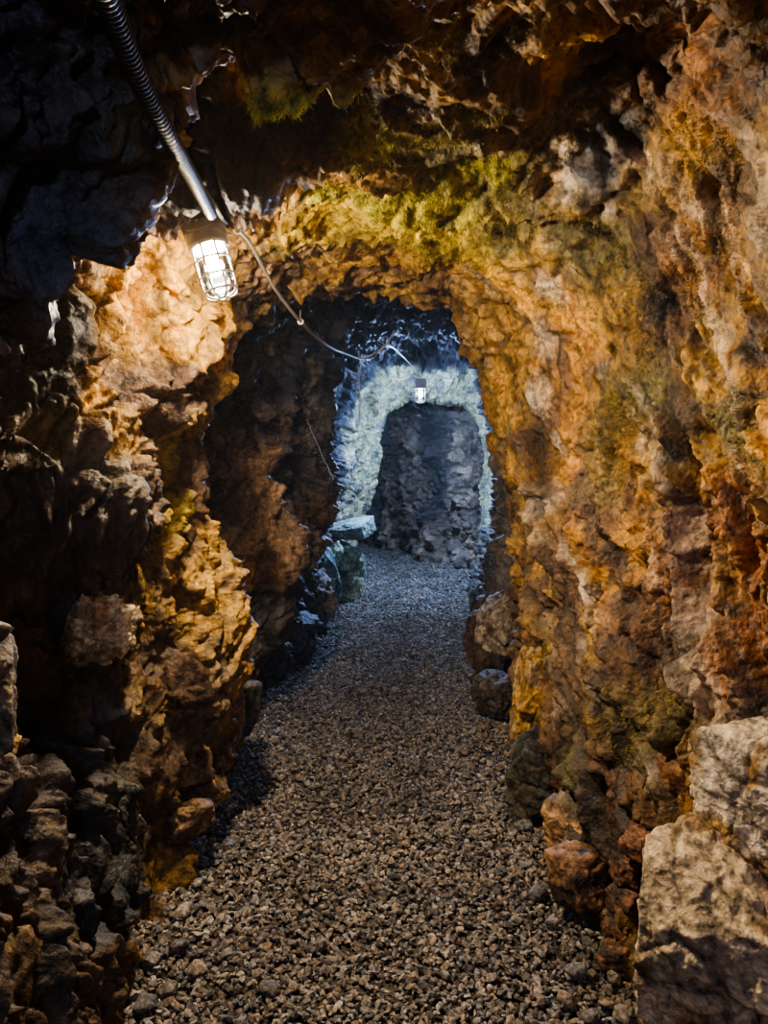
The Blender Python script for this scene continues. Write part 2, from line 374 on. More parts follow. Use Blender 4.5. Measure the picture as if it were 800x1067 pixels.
STAINS_AND_SHADE = [
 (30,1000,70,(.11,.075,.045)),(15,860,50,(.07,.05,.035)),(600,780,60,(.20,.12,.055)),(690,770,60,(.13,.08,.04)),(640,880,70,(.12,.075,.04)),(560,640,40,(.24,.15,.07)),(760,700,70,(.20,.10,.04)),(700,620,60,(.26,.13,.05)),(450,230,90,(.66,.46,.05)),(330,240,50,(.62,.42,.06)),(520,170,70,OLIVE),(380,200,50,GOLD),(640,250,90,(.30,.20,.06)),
 (60,560,110,(.045,.027,.018)),(60,700,110,(.05,.03,.02)),(70,850,110,(.04,.033,.028)),(90,960,60,(.045,.035,.028)),(125,600,40,(.05,.03,.02)),(120,760,40,(.06,.045,.035)),(140,830,40,(.06,.045,.03)),  # shade below the overhang, painted dark into the left wall
 (40,90,120,DARK),(60,240,60,(.07,.075,.09)),(20,330,40,DARK),(20,400,70,DARK),(70,350,40,DARK),  # unlit near boulder and cavity at left: shade put into the colour
 (250,130,80,DARK),(180,150,45,DARK),(340,120,50,DARK),(420,110,30,DBROWN),(160,200,25,DARK),  # roof pocket turned away from the lamp, its shade painted in
 (300,50,40,GOLD),(385,45,40,GOLD),(340,50,40,GOLD),(255,70,28,OCHRE),(150,50,20,DBROWN),(450,30,30,OLIVE),(500,60,40,DBROWN),
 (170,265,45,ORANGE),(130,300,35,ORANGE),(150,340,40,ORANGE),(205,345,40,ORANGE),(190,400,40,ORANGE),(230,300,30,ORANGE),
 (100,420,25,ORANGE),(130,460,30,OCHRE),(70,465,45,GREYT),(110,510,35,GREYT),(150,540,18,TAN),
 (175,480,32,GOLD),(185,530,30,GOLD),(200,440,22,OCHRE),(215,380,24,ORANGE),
 (50,580,100,(.05,.03,.02)),(30,680,90,(.06,.03,.018)),(100,600,60,(.06,.04,.025)),(90,560,40,(.06,.04,.025)),(60,720,60,(.05,.035,.03)),(120,655,20,QUARTZ),(80,760,45,(.09,.09,.09)),(30,800,60,DARK),(110,860,60,(.05,.045,.04)),  # dark entries carry more of the lower left wall's painted shade
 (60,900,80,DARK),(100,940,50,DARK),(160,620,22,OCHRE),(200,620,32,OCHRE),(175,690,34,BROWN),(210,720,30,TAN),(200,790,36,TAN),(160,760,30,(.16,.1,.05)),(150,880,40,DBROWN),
 (225,560,22,OCHRE),(230,640,22,OCHRE),(228,480,16,DARK),  # the dark spot paints the shadowed gap beside the column
 (270,490,45,(.46,.27,.13)),(270,570,40,(.30,.17,.08)),(285,440,22,BROWN),(250,640,36,GREY),(265,600,25,RUST),(270,370,30,BROWN),
 (325,440,30,GREYT),(325,540,35,BROWN),(318,380,20,GREYT),
 (270,240,30,OCHRE),(300,270,40,(.28,.16,.09)),(340,230,40,GOLD),(330,200,25,MOSS),(370,270,40,OCHRE),(400,200,45,MOSS),(395,150,35,MOSS),
 (450,150,50,OLIVE),(460,210,50,MOSS),(500,170,45,MOSS),(440,270,40,OCHRE),(480,260,40,GOLD),(520,240,40,OLIVE),(500,310,40,OCHRE),(550,200,35,OLIVE),
 (540,90,40,DBROWN),(500,110,35,OLIVE),(620,110,45,(.12,.13,.16)),(640,40,40,DARK),(620,170,30,BLUEG),(590,150,14,QUARTZ),(600,195,14,QUARTZ),(635,215,14,QUARTZ),(655,130,25,DARK),
 (740,80,70,RUST),(720,180,60,OCHRE),(780,200,50,BROWN),(730,280,60,RUST),(690,250,30,BROWN),(640,270,40,OLIVE),(600,260,35,OLIVE),(690,60,30,BROWN),
 (575,300,22,QUARTZ),(560,350,24,QUARTZ),(545,320,20,OCHRE),(565,410,24,QUARTZ),(580,460,16,QUARTZ),(572,510,18,QUARTZ),(590,560,18,QUARTZ),(606,600,18,QUARTZ),(610,640,18,TAN),
 (608,720,15,QUARTZ),(625,650,22,TAN),(530,400,25,OCHRE),(520,450,22,OCHRE),(545,500,25,OCHRE),(560,580,25,(.36,.20,.05)),(540,440,20,OLIVE),
 (640,350,50,OCHRE),(640,430,50,OLIVE),(620,500,40,(.2,.15,.05)),(680,420,40,OLIVE),(650,560,35,OCHRE),(630,390,15,BLUEG),
 (700,480,20,DARK),(690,330,20,DARK),(740,380,50,OCHRE),(790,360,30,NAVY),(760,460,50,OLIVE),(690,540,40,(.36,.19,.05)),(680,640,40,(.30,.15,.05)),(740,540,50,RUST),(700,560,50,RUST),(770,620,50,RUST),(700,620,30,RUST),
 (650,620,12,DARK),(690,690,50,DBROWN),(760,690,50,RUST),(640,700,40,DBROWN),(660,760,50,OLIVE),(700,740,40,OLIVE),(640,820,50,(.14,.06,.03)),(580,740,30,TAN),(560,680,30,BROWN),(600,800,40,OLIVE),(620,900,50,DBROWN),(780,740,30,DBROWN),
 (400,330,60,NAVY),(450,350,40,NAVY),(340,360,40,NAVY),(300,340,30,DBROWN),(380,400,40,NAVY),
]
Ypos = Pf[:, 1]
def lerp(a, b, t): return a + (b-a)*t[:, None]
nz1 = fbm(Pf*4.0, 4, 71); nz2 = fbm(Pf*9.0+7, 3, 72); nz3 = fbm(Pf*1.6, 3, 73)
colr = np.tile(np.array(OCHRE, F32)*.8, (len(Pf), 1))
colr = lerp(colr, np.array(BROWN, F32), sstep(nz1, -.2, .4))
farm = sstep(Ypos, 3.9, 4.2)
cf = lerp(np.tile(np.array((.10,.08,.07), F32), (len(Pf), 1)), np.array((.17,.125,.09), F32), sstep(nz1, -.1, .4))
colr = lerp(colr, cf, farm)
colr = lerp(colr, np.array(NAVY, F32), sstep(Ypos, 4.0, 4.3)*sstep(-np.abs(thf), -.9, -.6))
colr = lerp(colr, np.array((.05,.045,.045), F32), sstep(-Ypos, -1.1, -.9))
colr = lerp(colr, np.array((.13,.085,.05), F32), sstep(-Ypos, -1.75, -1.5)*sstep(-thf, .9, 1.2))
PW = Pf + .06*np.stack([nz1, nz2, nz3], -1)
for (px, py, r, c) in STAINS_AND_SHADE:
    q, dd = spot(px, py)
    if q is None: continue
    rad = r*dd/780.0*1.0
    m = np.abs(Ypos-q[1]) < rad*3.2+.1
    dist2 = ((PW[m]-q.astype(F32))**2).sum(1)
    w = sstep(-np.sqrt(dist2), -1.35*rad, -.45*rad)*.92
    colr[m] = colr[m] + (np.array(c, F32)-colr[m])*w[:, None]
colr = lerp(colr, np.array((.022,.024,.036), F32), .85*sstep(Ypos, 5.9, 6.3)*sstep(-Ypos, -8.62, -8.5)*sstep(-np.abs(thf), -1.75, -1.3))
arch = sstep(Ypos, 8.52, 8.68)*sstep(-Ypos, -9.8, -9.5)
gcol = lerp(np.tile(np.array(GREEN, F32), (len(Pf), 1)), np.array((.20,.20,.17), F32), sstep(nz2, .0, .35))
colr = lerp(colr, gcol, arch)
colr = lerp(colr, np.array((.15,.14,.15), F32), sstep(Ypos, 9.6, 9.9))
# streaky veins down the right wall (foliation)
Fq = frame_coords(PW, (0.1, -.5, -.85), .14)
vein = fbm(Fq*9.0, 4, 91, .55)
nearR = sstep(thf, .0, .5)*sstep(-Ypos, -4.0, -3.8)
colr = lerp(colr, np.array(QUARTZ, F32), nearR*sstep(vein, .28, .44)*.38)
colr = lerp(colr, np.array(DBROWN, F32), nearR*sstep(-vein, .22, .45)*.7)
orng = fbm(Fq*5.0+30, 3, 95)
colr = lerp(colr, colr*np.array((1.25, .95, .6), F32), nearR*sstep(orng, .1, .4)*.6)
val = (.62+.76*shade)*(1-.72*crack)*(1+.45*nz2)*(1-.35*sstep(d, .03, .13))  # crevices and deep recesses darkened in the colour, like ambient occlusion
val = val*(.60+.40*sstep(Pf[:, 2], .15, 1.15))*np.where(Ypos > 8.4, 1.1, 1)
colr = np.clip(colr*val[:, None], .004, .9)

# ------------------------------------------------------------------ build walls
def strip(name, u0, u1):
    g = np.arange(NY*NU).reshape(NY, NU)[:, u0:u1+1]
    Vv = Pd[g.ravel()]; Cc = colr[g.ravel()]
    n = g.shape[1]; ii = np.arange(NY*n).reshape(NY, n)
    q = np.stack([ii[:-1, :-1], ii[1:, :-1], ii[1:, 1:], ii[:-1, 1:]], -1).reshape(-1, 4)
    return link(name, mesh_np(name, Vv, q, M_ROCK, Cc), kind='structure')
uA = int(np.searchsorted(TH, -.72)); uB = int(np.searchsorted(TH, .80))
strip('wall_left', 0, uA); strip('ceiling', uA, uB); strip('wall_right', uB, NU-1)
fc = lerp(np.tile(np.array((.13,.09,.06), F32), (len(FWf), 1)), np.array((.30,.22,.14), F32), sstep(fbm(FWf*3.0, 3, 5), 0, .4))
fc = lerp(fc, np.array((.04,.035,.035), F32), sstep(fbm(FWf*np.array((3,3,1.0)), 3, 6), .1, .4))
fc = np.clip(fc*((.5+.9*fshade)*(1-.7*fcrack))[:, None], .004, .9)
ii = np.arange(nu*nv).reshape(nv, nu)
q = np.stack([ii[:-1, :-1], ii[:-1, 1:], ii[1:, 1:], ii[1:, :-1]], -1).reshape(-1, 4)
link('wall_far', mesh_np('wall_far', FWd, q, M_ROCK, fc), kind='structure')

# ------------------------------------------------------------------ floor
def floor_z(x, y):
    p = np.stack([np.asarray(x, F32), np.asarray(y, F32), np.zeros_like(np.asarray(x, F32))], -1)
    return .022*fbm(p*1.3, 2, 55) + .010*fbm(p*5, 2, 56)
nx, nyf = 120, 520
fx = np.linspace(-2.5, 2.2, nx); fy = np.linspace(-3.0, 14.2, nyf)
FX, FY = np.meshgrid(fx, fy)
FZ = floor_z(FX.ravel(), FY.ravel())
FV = np.stack([FX.ravel(), FY.ravel(), FZ-.012], -1)
ii = np.arange(nx*nyf).reshape(nyf, nx)
q = np.stack([ii[:-1, :-1], ii[:-1, 1:], ii[1:, 1:], ii[1:, :-1]], -1).reshape(-1, 4)
fcol = np.tile(np.array((.060,.048,.038), F32), (len(FV), 1))*(1+.4*fbm(FV.astype(F32)*6, 3, 3))[:, None]
link('floor', mesh_np('floor', FV, q, M_FLOOR, fcol), kind='structure')

# ------------------------------------------------------------------ gravel
def hull_template(n, seed):
    r = random.Random(seed)
    bm = bmesh.new()
    for i in range(n):
        z = 1-2*(i+.5)/n; a = i*2.39996+r.uniform(-.5, .5); k = math.sqrt(max(0, 1-z*z)); s_ = r.uniform(.75, 1.1)
        bm.verts.new((k*math.cos(a)*s_, k*math.sin(a)*s_, z*s_))
    res = bmesh.ops.convex_hull(bm, input=bm.verts)
    bmesh.ops.delete(bm, geom=[g for g in res['geom_interior'] if isinstance(g, bmesh.types.BMVert)], context='VERTS')
    bmesh.ops.triangulate(bm, faces=bm.faces)
    bm.verts.ensure_lookup_table()
    bm.verts.index_update()
    v = np.array([x.co[:] for x in bm.verts], F32); f = np.array([[x.index for x in g.verts] for g in bm.faces], np.int32)
    bm.free(); return v, f
TPL = [hull_template(9+(k % 4), k) for k in range(24)]
def rand_rot(n):
    q = RNG.normal(size=(n, 4)); q /= np.linalg.norm(q, axis=1, keepdims=True)
    w, x, y, z = q.T
    return np.stack([np.stack([1-2*(y*y+z*z), 2*(x*y-w*z), 2*(x*z+w*y)], -1), np.stack([2*(x*y+w*z), 1-2*(x*x+z*z), 2*(y*z-w*x)], -1), np.stack([2*(x*z-w*y), 2*(y*z+w*x), 1-2*(x*x+y*y)], -1)], 1)
def left_x(y): return np.interp(y, [-1, 1.4, 2.1, 2.7, 3.1, 3.8, 5, 5.7, 7.3, 8.7, 9.6, 10.2, 12, 14], [-.75, -.7, -.85, -.9, -.88, -.84, -.9, -.72, -.7, -.62, -.5, -1.0, -2, -2])
def right_x(y): return np.interp(y, [-1, 1.4, 2.2, 3, 4, 5.4, 8.2, 9.6, 10, 10.9, 12, 13], [.85, .82, .80, .78, .76, .86, 1.12, 1.16, 1.2, .75, .2, -.4])
def scatter(bands):
    xs, ys, ss = [], [], []
    for (y0, y1, dens, sz) in bands:
        n = int((y1-y0)*2.2*dens)
        y = RNG.uniform(y0, y1, n); x = RNG.uniform(-1.0, 1.25, n)
        m = (x > left_x(y)-.05) & (x < right_x(y)+.05)
        x, y = x[m], y[m]
        s_ = sz*np.exp(RNG.normal(0, .28, len(x)))
        near = np.minimum(x-left_x(y), right_x(y)-x)
        s_ *= np.where(near < .12, 1.25, 1.0)
        xs.append(x); ys.append(y); ss.append(s_)
    return np.concatenate(xs), np.concatenate(ys), np.concatenate(ss)
gx, gy, gs = scatter([(-.6, 1.5, 1300, .0125), (1.5, 3.4, 4600, .0108), (3.4, 5.5, 4200, .0112), (5.5, 8.5, 2600, .0125), (8.5, 13, 1500, .015)])
ng = len(gx)
tp = RNG.integers(0, len(TPL), ng)
R3 = rand_rot(ng)
sc3 = gs[:, None]*np.stack([RNG.uniform(.9, 1.5, ng), RNG.uniform(.7, 1.1, ng), RNG.uniform(.4, .8, ng)], -1)
gz = floor_z(gx, gy) + gs*RNG.uniform(-.1, .9, ng)
pal = np.array([(.22,.185,.15), (.16,.135,.11), (.29,.245,.20), (.12,.105,.092), (.23,.17,.12), (.19,.18,.17)], F32)*.9
gc = pal[RNG.integers(0, len(pal), ng)]*RNG.uniform(.6, 1.35, (ng, 1))
VV, FF, CC, off = [], [], [], 0
for k, (tv, tf) in enumerate(TPL):
    m = np.where(tp == k)[0]
    v = tv[None]*sc3[m][:, None, :]
    v = np.einsum('nij,nvj->nvi', R3[m], v)
    v[..., 2] *= .75
    v += np.stack([gx[m], gy[m], gz[m]], -1)[:, None, :]
    n = len(m); VV.append(v.reshape(-1, 3)); CC.append(np.repeat(gc[m], len(tv), 0))
    FF.append((tf[None]+(np.arange(n)*len(tv))[:, None, None]+off).reshape(-1, 3)); off += n*len(tv)
g = link('gravel', mesh_np('gravel', np.concatenate(VV), np.concatenate(FF), M_GRAVEL, np.concatenate(CC), smooth=False),
         kind='stuff', label='crushed grey-brown gravel covering the whole path of the tunnel', category='gravel')

# ------------------------------------------------------------------ boulders and blocks
def boulder_mesh(name, dims, seed, col, col2=None, sub=6, cuts=16, rough=1.0, top=None):
    r = np.random.default_rng(seed)
    bm = bmesh.new(); bmesh.ops.create_icosphere(bm, subdivisions=sub, radius=1.0)
    bm.verts.ensure_lookup_table()
    v = np.array([x.co[:] for x in bm.verts], F32); f = np.array([[x.index for x in g.verts] for g in bm.faces], np.int32)
    bm.free()
    # angular body: a sphere direction stopped by random planes, a box always among them
    n = r.normal(size=(cuts, 3)); n /= np.linalg.norm(n, axis=1, keepdims=True)
    dpl = r.uniform(.72, 1.0, cuts)
    bxn = np.array([(1,0,0),(-1,0,0),(0,1,0),(0,-1,0),(0,0,1),(0,0,-1)], float)+r.normal(0, .16, (6, 3))
    bxn /= np.linalg.norm(bxn, axis=1, keepdims=True)
    n = np.concatenate([n, bxn]); dpl = np.concatenate([dpl, r.uniform(.72, .85, 6)])
    dots = v@n.T
    rad = np.where(dots > .05, dpl[None]/np.maximum(dots, .05), 9).min(1)
    v = v*rad[:, None]
    v = (v*np.array(dims)*.5/.85).astype(F32)
    nn = v/np.linalg.norm(v, axis=1, keepdims=True)
    off = seed*3.1
    mn = min(dims)
    a, c1, i1 = facets(v*(2.2/mn)+off, seed+3, .9)
    b, c2, i2 = facets(v*(5.5/mn)+off, seed+4, .9)
    fn = fbm(v*(9/mn)+off, 4, seed+5, .6)
    v = v + nn*((.07*a+.03*b+.035*fn-.02*c1)*mn*rough)[:, None]
    c = np.tile(np.array(col, F32), (len(v), 1))
    if col2 is not None:
        c = lerp(c, np.array(col2, F32), sstep(fbm(v*(3/mn)+off+5, 3, seed+6), -.05, .3))
    if top is not None:
        c = lerp(c, np.array(top, F32), sstep(v[:, 2]/dims[2], .1, .3))
    c = c*((.7+.6*i1)*(1-.5*c1-.35*c2)*(1+.3*fn))[:, None]
    return mesh_np(name, v, f, M_BOULDER, np.clip(c, .005, .9))
def boulder(name, label, cat, loc, dims, rot, seed, col, col2=None, group=None, **kw):
    me = boulder_mesh(name, dims, seed, col, col2, **kw)
    o = link(name, me, label=label, category=cat)
    o.location = loc; o.rotation_euler = [math.radians(a) for a in rot]
    if group: o['group'] = group
    return o

# beside the path, far left in front of the pale portal
b = on_floor(358, 622)
boulder('boulder', 'large pale green cracked boulder on the left of the path before the pale arch', 'boulder', (b.x-.06, 8.05, .31), (.60, .55, .72), (4, 6, 20), 3, (.42,.50,.34), (.18,.22,.15))
boulder('rock_slab', 'flat pale green slab lying on top of the large green boulder', 'rock', (-.37, 8.15, .75), (.50, .5, .20), (3, -4, -12), 5, (.33,.40,.32), (.26,.27,.2), top=(.42,.52,.44))
boulder('rock_slab', 'blue-grey upright slab leaning on the left side of the green boulder', 'rock', (-.60, 7.6, .34), (.28, .34, .72), (6, -14, 12), 8, (.18,.24,.24), (.32,.30,.26))
boulder('rock', 'low brown pointed rock at the foot of the leaning blue-grey slab', 'rock', (-.62, 6.7, .22), (.30, .34, .50), (0, -10, 30), 9, (.22,.15,.09), (.14,.14,.12))
boulder('boulder', 'squat dark blue-grey block against the left wall at the path edge', 'boulder', (-.70, 5.75, .16), (.34, .36, .38), (3, 5, 25), 12, (.10,.115,.125), (.15,.15,.14))
boulder('rock', 'small dark rock between the dark block and the left wall column', 'rock', (-.80, 5.25, .10), (.24, .28, .26), (10, 5, 70), 13, (.09,.085,.08), (.13,.11,.09))
# left wall foot, near
L_ST = [
 (222,722,3.55,.20,.24,.20,TAN,'round-topped tan stone highest of the stones piled at the left wall'),
 (188,712,3.05,.17,.2,.2,BROWN,'dark brown stone wedged left of the round-topped tan stone'),
 (236,752,3.65,.16,.2,.24,(.26,.16,.08),'tall tan stone at the right edge of the left pile'),
 (206,752,3.35,.20,.22,.2,(.30,.18,.08),'sharp orange-tan stone in the middle of the left pile'),
 (168,765,3.05,.17,.2,.24,(.24,.15,.07),'chipped ochre stone left of the middle of the left pile'),
 (218,790,3.4,.18,.2,.15,(.20,.12,.07),'brown slab below the middle of the left pile'),
 (192,800,3.15,.16,.2,.14,(.27,.16,.08),'flat tan slab under the ochre stone'),
 (214,822,3.3,.18,.2,.13,(.24,.145,.07),'flat brown slab second from the ground in the left pile'),
 (196,850,3.1,.20,.22,.15,(.28,.17,.08),'lowest tan slab resting on the gravel by the left wall'),
 (248,738,4.1,.16,.22,.26,(.10,.09,.085),'dark upright stone behind the left pile'),
]
for k, (px, py, Y, w, dp, h, c, lab) in enumerate(L_ST):
    p = at(px, py, Y*.885)
    boulder('stone', lab, 'stone', p, (w, dp, h), (random.uniform(-12, 12), random.uniform(-12, 12), random.uniform(0, 90)), 30+k, c, tuple(x*.55 for x in c), group='stones piled at the foot of the left wall', sub=5)
p = at(122, 655, 2.15); boulder('stone', 'knobbly whitish stone sticking out of the dark brown left wall', 'stone', (p.x-.06, p.y, p.z), (.17, .16, .22), (5, 8, 20), 51, (.85,.68,.42), (.40,.26,.12), sub=6, rough=1.8)
p = at(8, 712, 1.35); boulder('stone', 'pale lumpy stone cut by the left edge of the view', 'stone', (p.x-.06, p.y, p.z), (.15, .2, .19), (5, 8, 20), 52, (.26,.19,.11), (.12,.09,.06), sub=6)
p = at(5, 1010, 1.5); boulder('boulder', 'tan boulder low in the bottom left corner beside the gravel', 'boulder', (p.x-.07, p.y, p.z-.12), (.30, .34, .56), (0, 6, 15), 53, (.24,.16,.09), (.09,.07,.05), sub=6)
# right wall foot
R_ST = [
 (530,650,4.6,.30,.34,.42,(.34,.27,.20),BROWN,'boulder','pinkish grey rounded boulder at the right wall foot beyond the rust outcrop'),
 (508,662,5.6,.34,.36,.40,(.17,.10,.06),DBROWN,'boulder','dark red-brown boulder at the right path edge furthest from the viewer'),
 (516,722,4.55,.24,.3,.24,(.12,.10,.085),DBROWN,'rock','dark loose rock in front of the red-brown boulder on the right'),
 (506,625,7.4,.34,.34,.34,(.16,.16,.14),(.10,.1,.09),'rock','grey broken rock at the right foot of the pale arch'),
 (562,722,3.75,.26,.3,.42,(.42,.27,.13),OCHRE,'boulder','smooth tan block standing at the right path edge'),
 (596,760,3.3,.20,.26,.34,(.26,.15,.07),OLIVE,'rock','brown block tucked right of the smooth tan block'),
 (566,808,3.3,.30,.3,.34,(.085,.08,.055),(.13,.1,.06),'boulder','dark olive block below the smooth tan block on the right'),
 (600,862,2.85,.22,.22,.22,(.38,.22,.10),BROWN,'rock','orange-tan pointed rock at the right wall foot'),
 (600,908,2.6,.18,.2,.20,(.32,.17,.08),DBROWN,'rock','small rust rock on the gravel below the pointed rock'),
 (722,818,2.2,.17,.2,.27,(.17,.075,.03),(.10,.05,.03),'rock','red-brown wedge block set in the right wall above the whitish boulder'),
 (668,880,2.3,.09,.12,.12,(.18,.08,.04),DBROWN,'rock','topmost rust block of the narrow stacked seam beside the whitish boulder'),
 (655,905,2.38,.10,.12,.10,(.19,.09,.045),DBROWN,'rock','second rust block of the narrow stacked seam'),
 (652,938,2.36,.10,.12,.10,(.15,.07,.04),DBROWN,'rock','third rust block of the narrow stacked seam'),
 (650,968,2.34,.10,.12,.10,(.20,.10,.05),DBROWN,'rock','fourth rust block of the narrow stacked seam'),
 (648,1000,2.3,.11,.13,.12,(.24,.11,.05),DBROWN,'rock','lowest rust block of the narrow stacked seam on the gravel'),
]
for k, (px, py, Y, w, dp, h, c, c2, nm, lab) in enumerate(R_ST):
    p = at(px, py, Y*.96)
    boulder(nm, lab, nm, p, (w, dp, h), (random.uniform(-8, 8), random.uniform(-8, 8), random.uniform(0, 60)), 70+k, c, c2, sub=6 if w > .2 else 5)
p = at(745, 965, 1.74)
boulder('boulder', 'huge whitish cracked boulder filling the bottom right corner', 'boulder', (p.x, p.y, p.z-.03), (.37, .46, .58), (2, -4, -20), 91, (.62,.46,.28), (.30,.19,.09), sub=7, rough=.9)
p = at(800, 835, 1.68)
boulder('boulder', 'white quartz boulder at the right edge above the huge whitish boulder', 'boulder', (p.x+.03, p.y, p.z), (.24, .32, .36), (2, 6, 25), 92, (.66,.54,.38), (.36,.22,.08), sub=7, rough=.9)
p = at(812, 1010, 1.5)
boulder('boulder', 'pale brown rock cut by the right edge beside the huge whitish boulder', 'boulder', (p.x+.05, p.y, p.z-.05), (.18, .26, .40), (2, 6, 25), 93, (.46,.32,.2), (.26,.17,.09), sub=6)

# loose bigger stones along the path edges
es = [(158,1000),(185,985),(190,950),(150,1045),(205,1010),(240,880),(205,920),(175,1030),(285,770),(280,1030),(632,1045),(600,1010),(650,1056),(615,1058),(575,960),(560,930),(590,1040),(545,860),(640,1020),(520,800)]
for k, (px, py) in enumerate(es):
    p = on_floor(px, py, .02); s_ = random.uniform(.035, .055)
    c = pal[k % len(pal)]*1.25
    sd = 'left' if px < 400 else 'right'
    o = boulder('stone', 'loose grey-brown stone larger than the gravel around it, at the %s edge of the path' % sd, 'stone', p, (s_*1.3, s_, s_*.7), (random.uniform(-20, 20), random.uniform(-20, 20), random.uniform(0, 180)), 120+k, tuple(c), None, group='loose larger stones along the %s edge of the gravel' % sd, sub=3, rough=.6)

# ------------------------------------------------------------------ moss fuzz on the overhead rock
mossy = np.zeros(len(Pf), F32)
MS = [(300,50,34),(385,45,34),(255,62,20),(440,40,25),(400,150,40),(345,195,26),(400,200,45),(460,210,50),(500,170,45),(470,260,40),(450,150,45),(540,200,35),(175,490,30),(190,530,26),(240,195,12),(520,250,35),(500,110,30),(600,250,30),(640,280,30),(690,735,35),(420,250,30),(650,760,30),(730,150,60),(650,350,60),(740,280,50),(560,300,40),(640,450,50),(580,130,30),(480,60,40),(350,60,30),(760,460,40)]
for (px, py, r) in MS:
    q, dd = spot(px, py)
    if q is None: continue
    rad = r*dd/780.0
    m = np.abs(Ypos-q[1]) < rad*3+.1
    w = sstep(-np.sqrt(((PW[m]-q.astype(F32))**2).sum(1)), -1.4*rad, -.3*rad)
    mossy[m] = np.maximum(mossy[m], w)
mossy *= sstep(nz2, -.25, .15)
pr = mossy*np.clip(Ypos, .5, 9)**2*np.where(Ypos < 1.7, 5, 1); pr /= pr.sum()
nb = 95000
pick = RNG.choice(len(Pf), nb, p=pr)
base = Pd[pick]+RNG.normal(0, .003, (nb, 3))
inn = -Nrm.reshape(-1, 3)[pick]
dirv = inn*.7 + RNG.normal(0, .6, (nb, 3)) + np.array((0, 0, -.35)); dirv /= np.linalg.norm(dirv, axis=1, keepdims=True)
sd = np.cross(dirv, RNG.normal(size=(nb, 3))); sd /= np.linalg.norm(sd, axis=1, keepdims=True)
ln = RNG.uniform(.005, .016, nb)[:, None]; wd = RNG.uniform(.0006, .0013, nb)[:, None]
mv = np.stack([base-sd*wd, base+sd*wd, base+dirv*ln*.6+sd*wd*.7, base+dirv*ln], 1).reshape(-1, 3)
k4 = np.arange(nb)*4
mf = np.concatenate([np.stack([k4, k4+1, k4+2], -1), np.stack([k4, k4+2, k4+3], -1)])
mcol = .45*np.clip(colr[pick]*1.5, 0, .6) + .62*np.array([(.30,.27,.05), (.24,.20,.05), (.36,.28,.10), (.20,.21,.04), (.34,.26,.14)], F32)[RNG.integers(0, 5, nb)]*RNG.uniform(.6, 1.3, (nb, 1))
link('moss', mesh_np('moss', mv, mf, M_MOSS, np.repeat(mcol, 4, 0)), kind='stuff', label='short yellow-green moss growing over the lamp-lit roof and rock faces', category='moss')

# ------------------------------------------------------------------ tubes, lamps, cables
def catmull(pts, n=12):
    pts = [Vector(p) for p in pts]; pts = [pts[0]*2-pts[1]]+pts+[pts[-1]*2-pts[-2]]
    out = []
    for i in range(1, len(pts)-2):
        a, b, c, d_ = pts[i-1:i+3]
        for k in range(n):
            t = k/n
            out.append(.5*((2*b)+(c-a)*t+(2*a-5*b+4*c-d_)*t*t+(3*b-a-3*c+d_)*t**3))
    out.append(pts[-2]); return out
def tube(bm, pts, rad, seg=10, closed=False, rfun=None):
    n = len(pts); rings = []
    up = Vector((0, 0, 1)); prev = None
    for i, p in enumerate(pts):
        if closed: t = (pts[(i+1) % n]-pts[i-1])
        else: t = pts[min(i+1, n-1)]-pts[max(i-1, 0)]
        t.normalize()
        if prev is None:
            a = t.cross(up)
            if a.length < .1: a = t.cross(Vector((1, 0, 0)))
        else: a = prev-t*prev.dot(t)
        a.normalize(); prev = a; b_ = t.cross(a)
        r = rfun(i) if rfun else rad
        rings.append([bm.verts.new(p+(a*math.cos(6.28318*k/seg)+b_*math.sin(6.28318*k/seg))*r) for k in range(seg)])
    for i in range(n if closed else n-1):
        A, B = rings[i], rings[(i+1) % n]
        for k in range(seg): bm.faces.new((A[k], A[(k+1) % seg], B[(k+1) % seg], B[k]))
    if not closed:
        bm.faces.new(rings[0][::-1]); bm.faces.new(rings[-1])
def lathe(bm, prof, seg=28):
    rings = []
    for (r, z) in prof:
        rings.append([bm.verts.new((r*math.cos(6.28318*k/seg), r*math.sin(6.28318*k/seg), z)) for k in range(seg)] if r > 1e-5 else [bm.verts.new((0, 0, z))])
    for A, B in zip(rings[:-1], rings[1:]):
        for k in range(seg):
            vs = [A[k % len(A)], A[(k+1) % len(A)], B[(k+1) % len(B)], B[k % len(B)]]
            u = []
            for v in vs:
                if v not in u: u.append(v)
            if len(u) > 2: bm.faces.new(u)
def bm_obj(name, bm, mat, parent=None, smooth=True, bevel=0, **props):
    bmesh.ops.recalc_face_normals(bm, faces=bm.faces)
    if bevel: bmesh.ops.bevel(bm, geom=bm.edges[:], offset=bevel, segments=2, affect='EDGES', profile=.7)
    me = bpy.data.meshes.new(name); bm.to_mesh(me); bm.free()
    me.polygons.foreach_set('use_smooth', [smooth]*len(me.polygons)); me.materials.append(mat)
    return link(name, me, parent, **props)
def box(bm, c, s_):
    m = Matrix.Translation(c) @ Matrix.Diagonal((s_[0], s_[1], s_[2], 1))
    bmesh.ops.create_cube(bm, size=1, matrix=m)

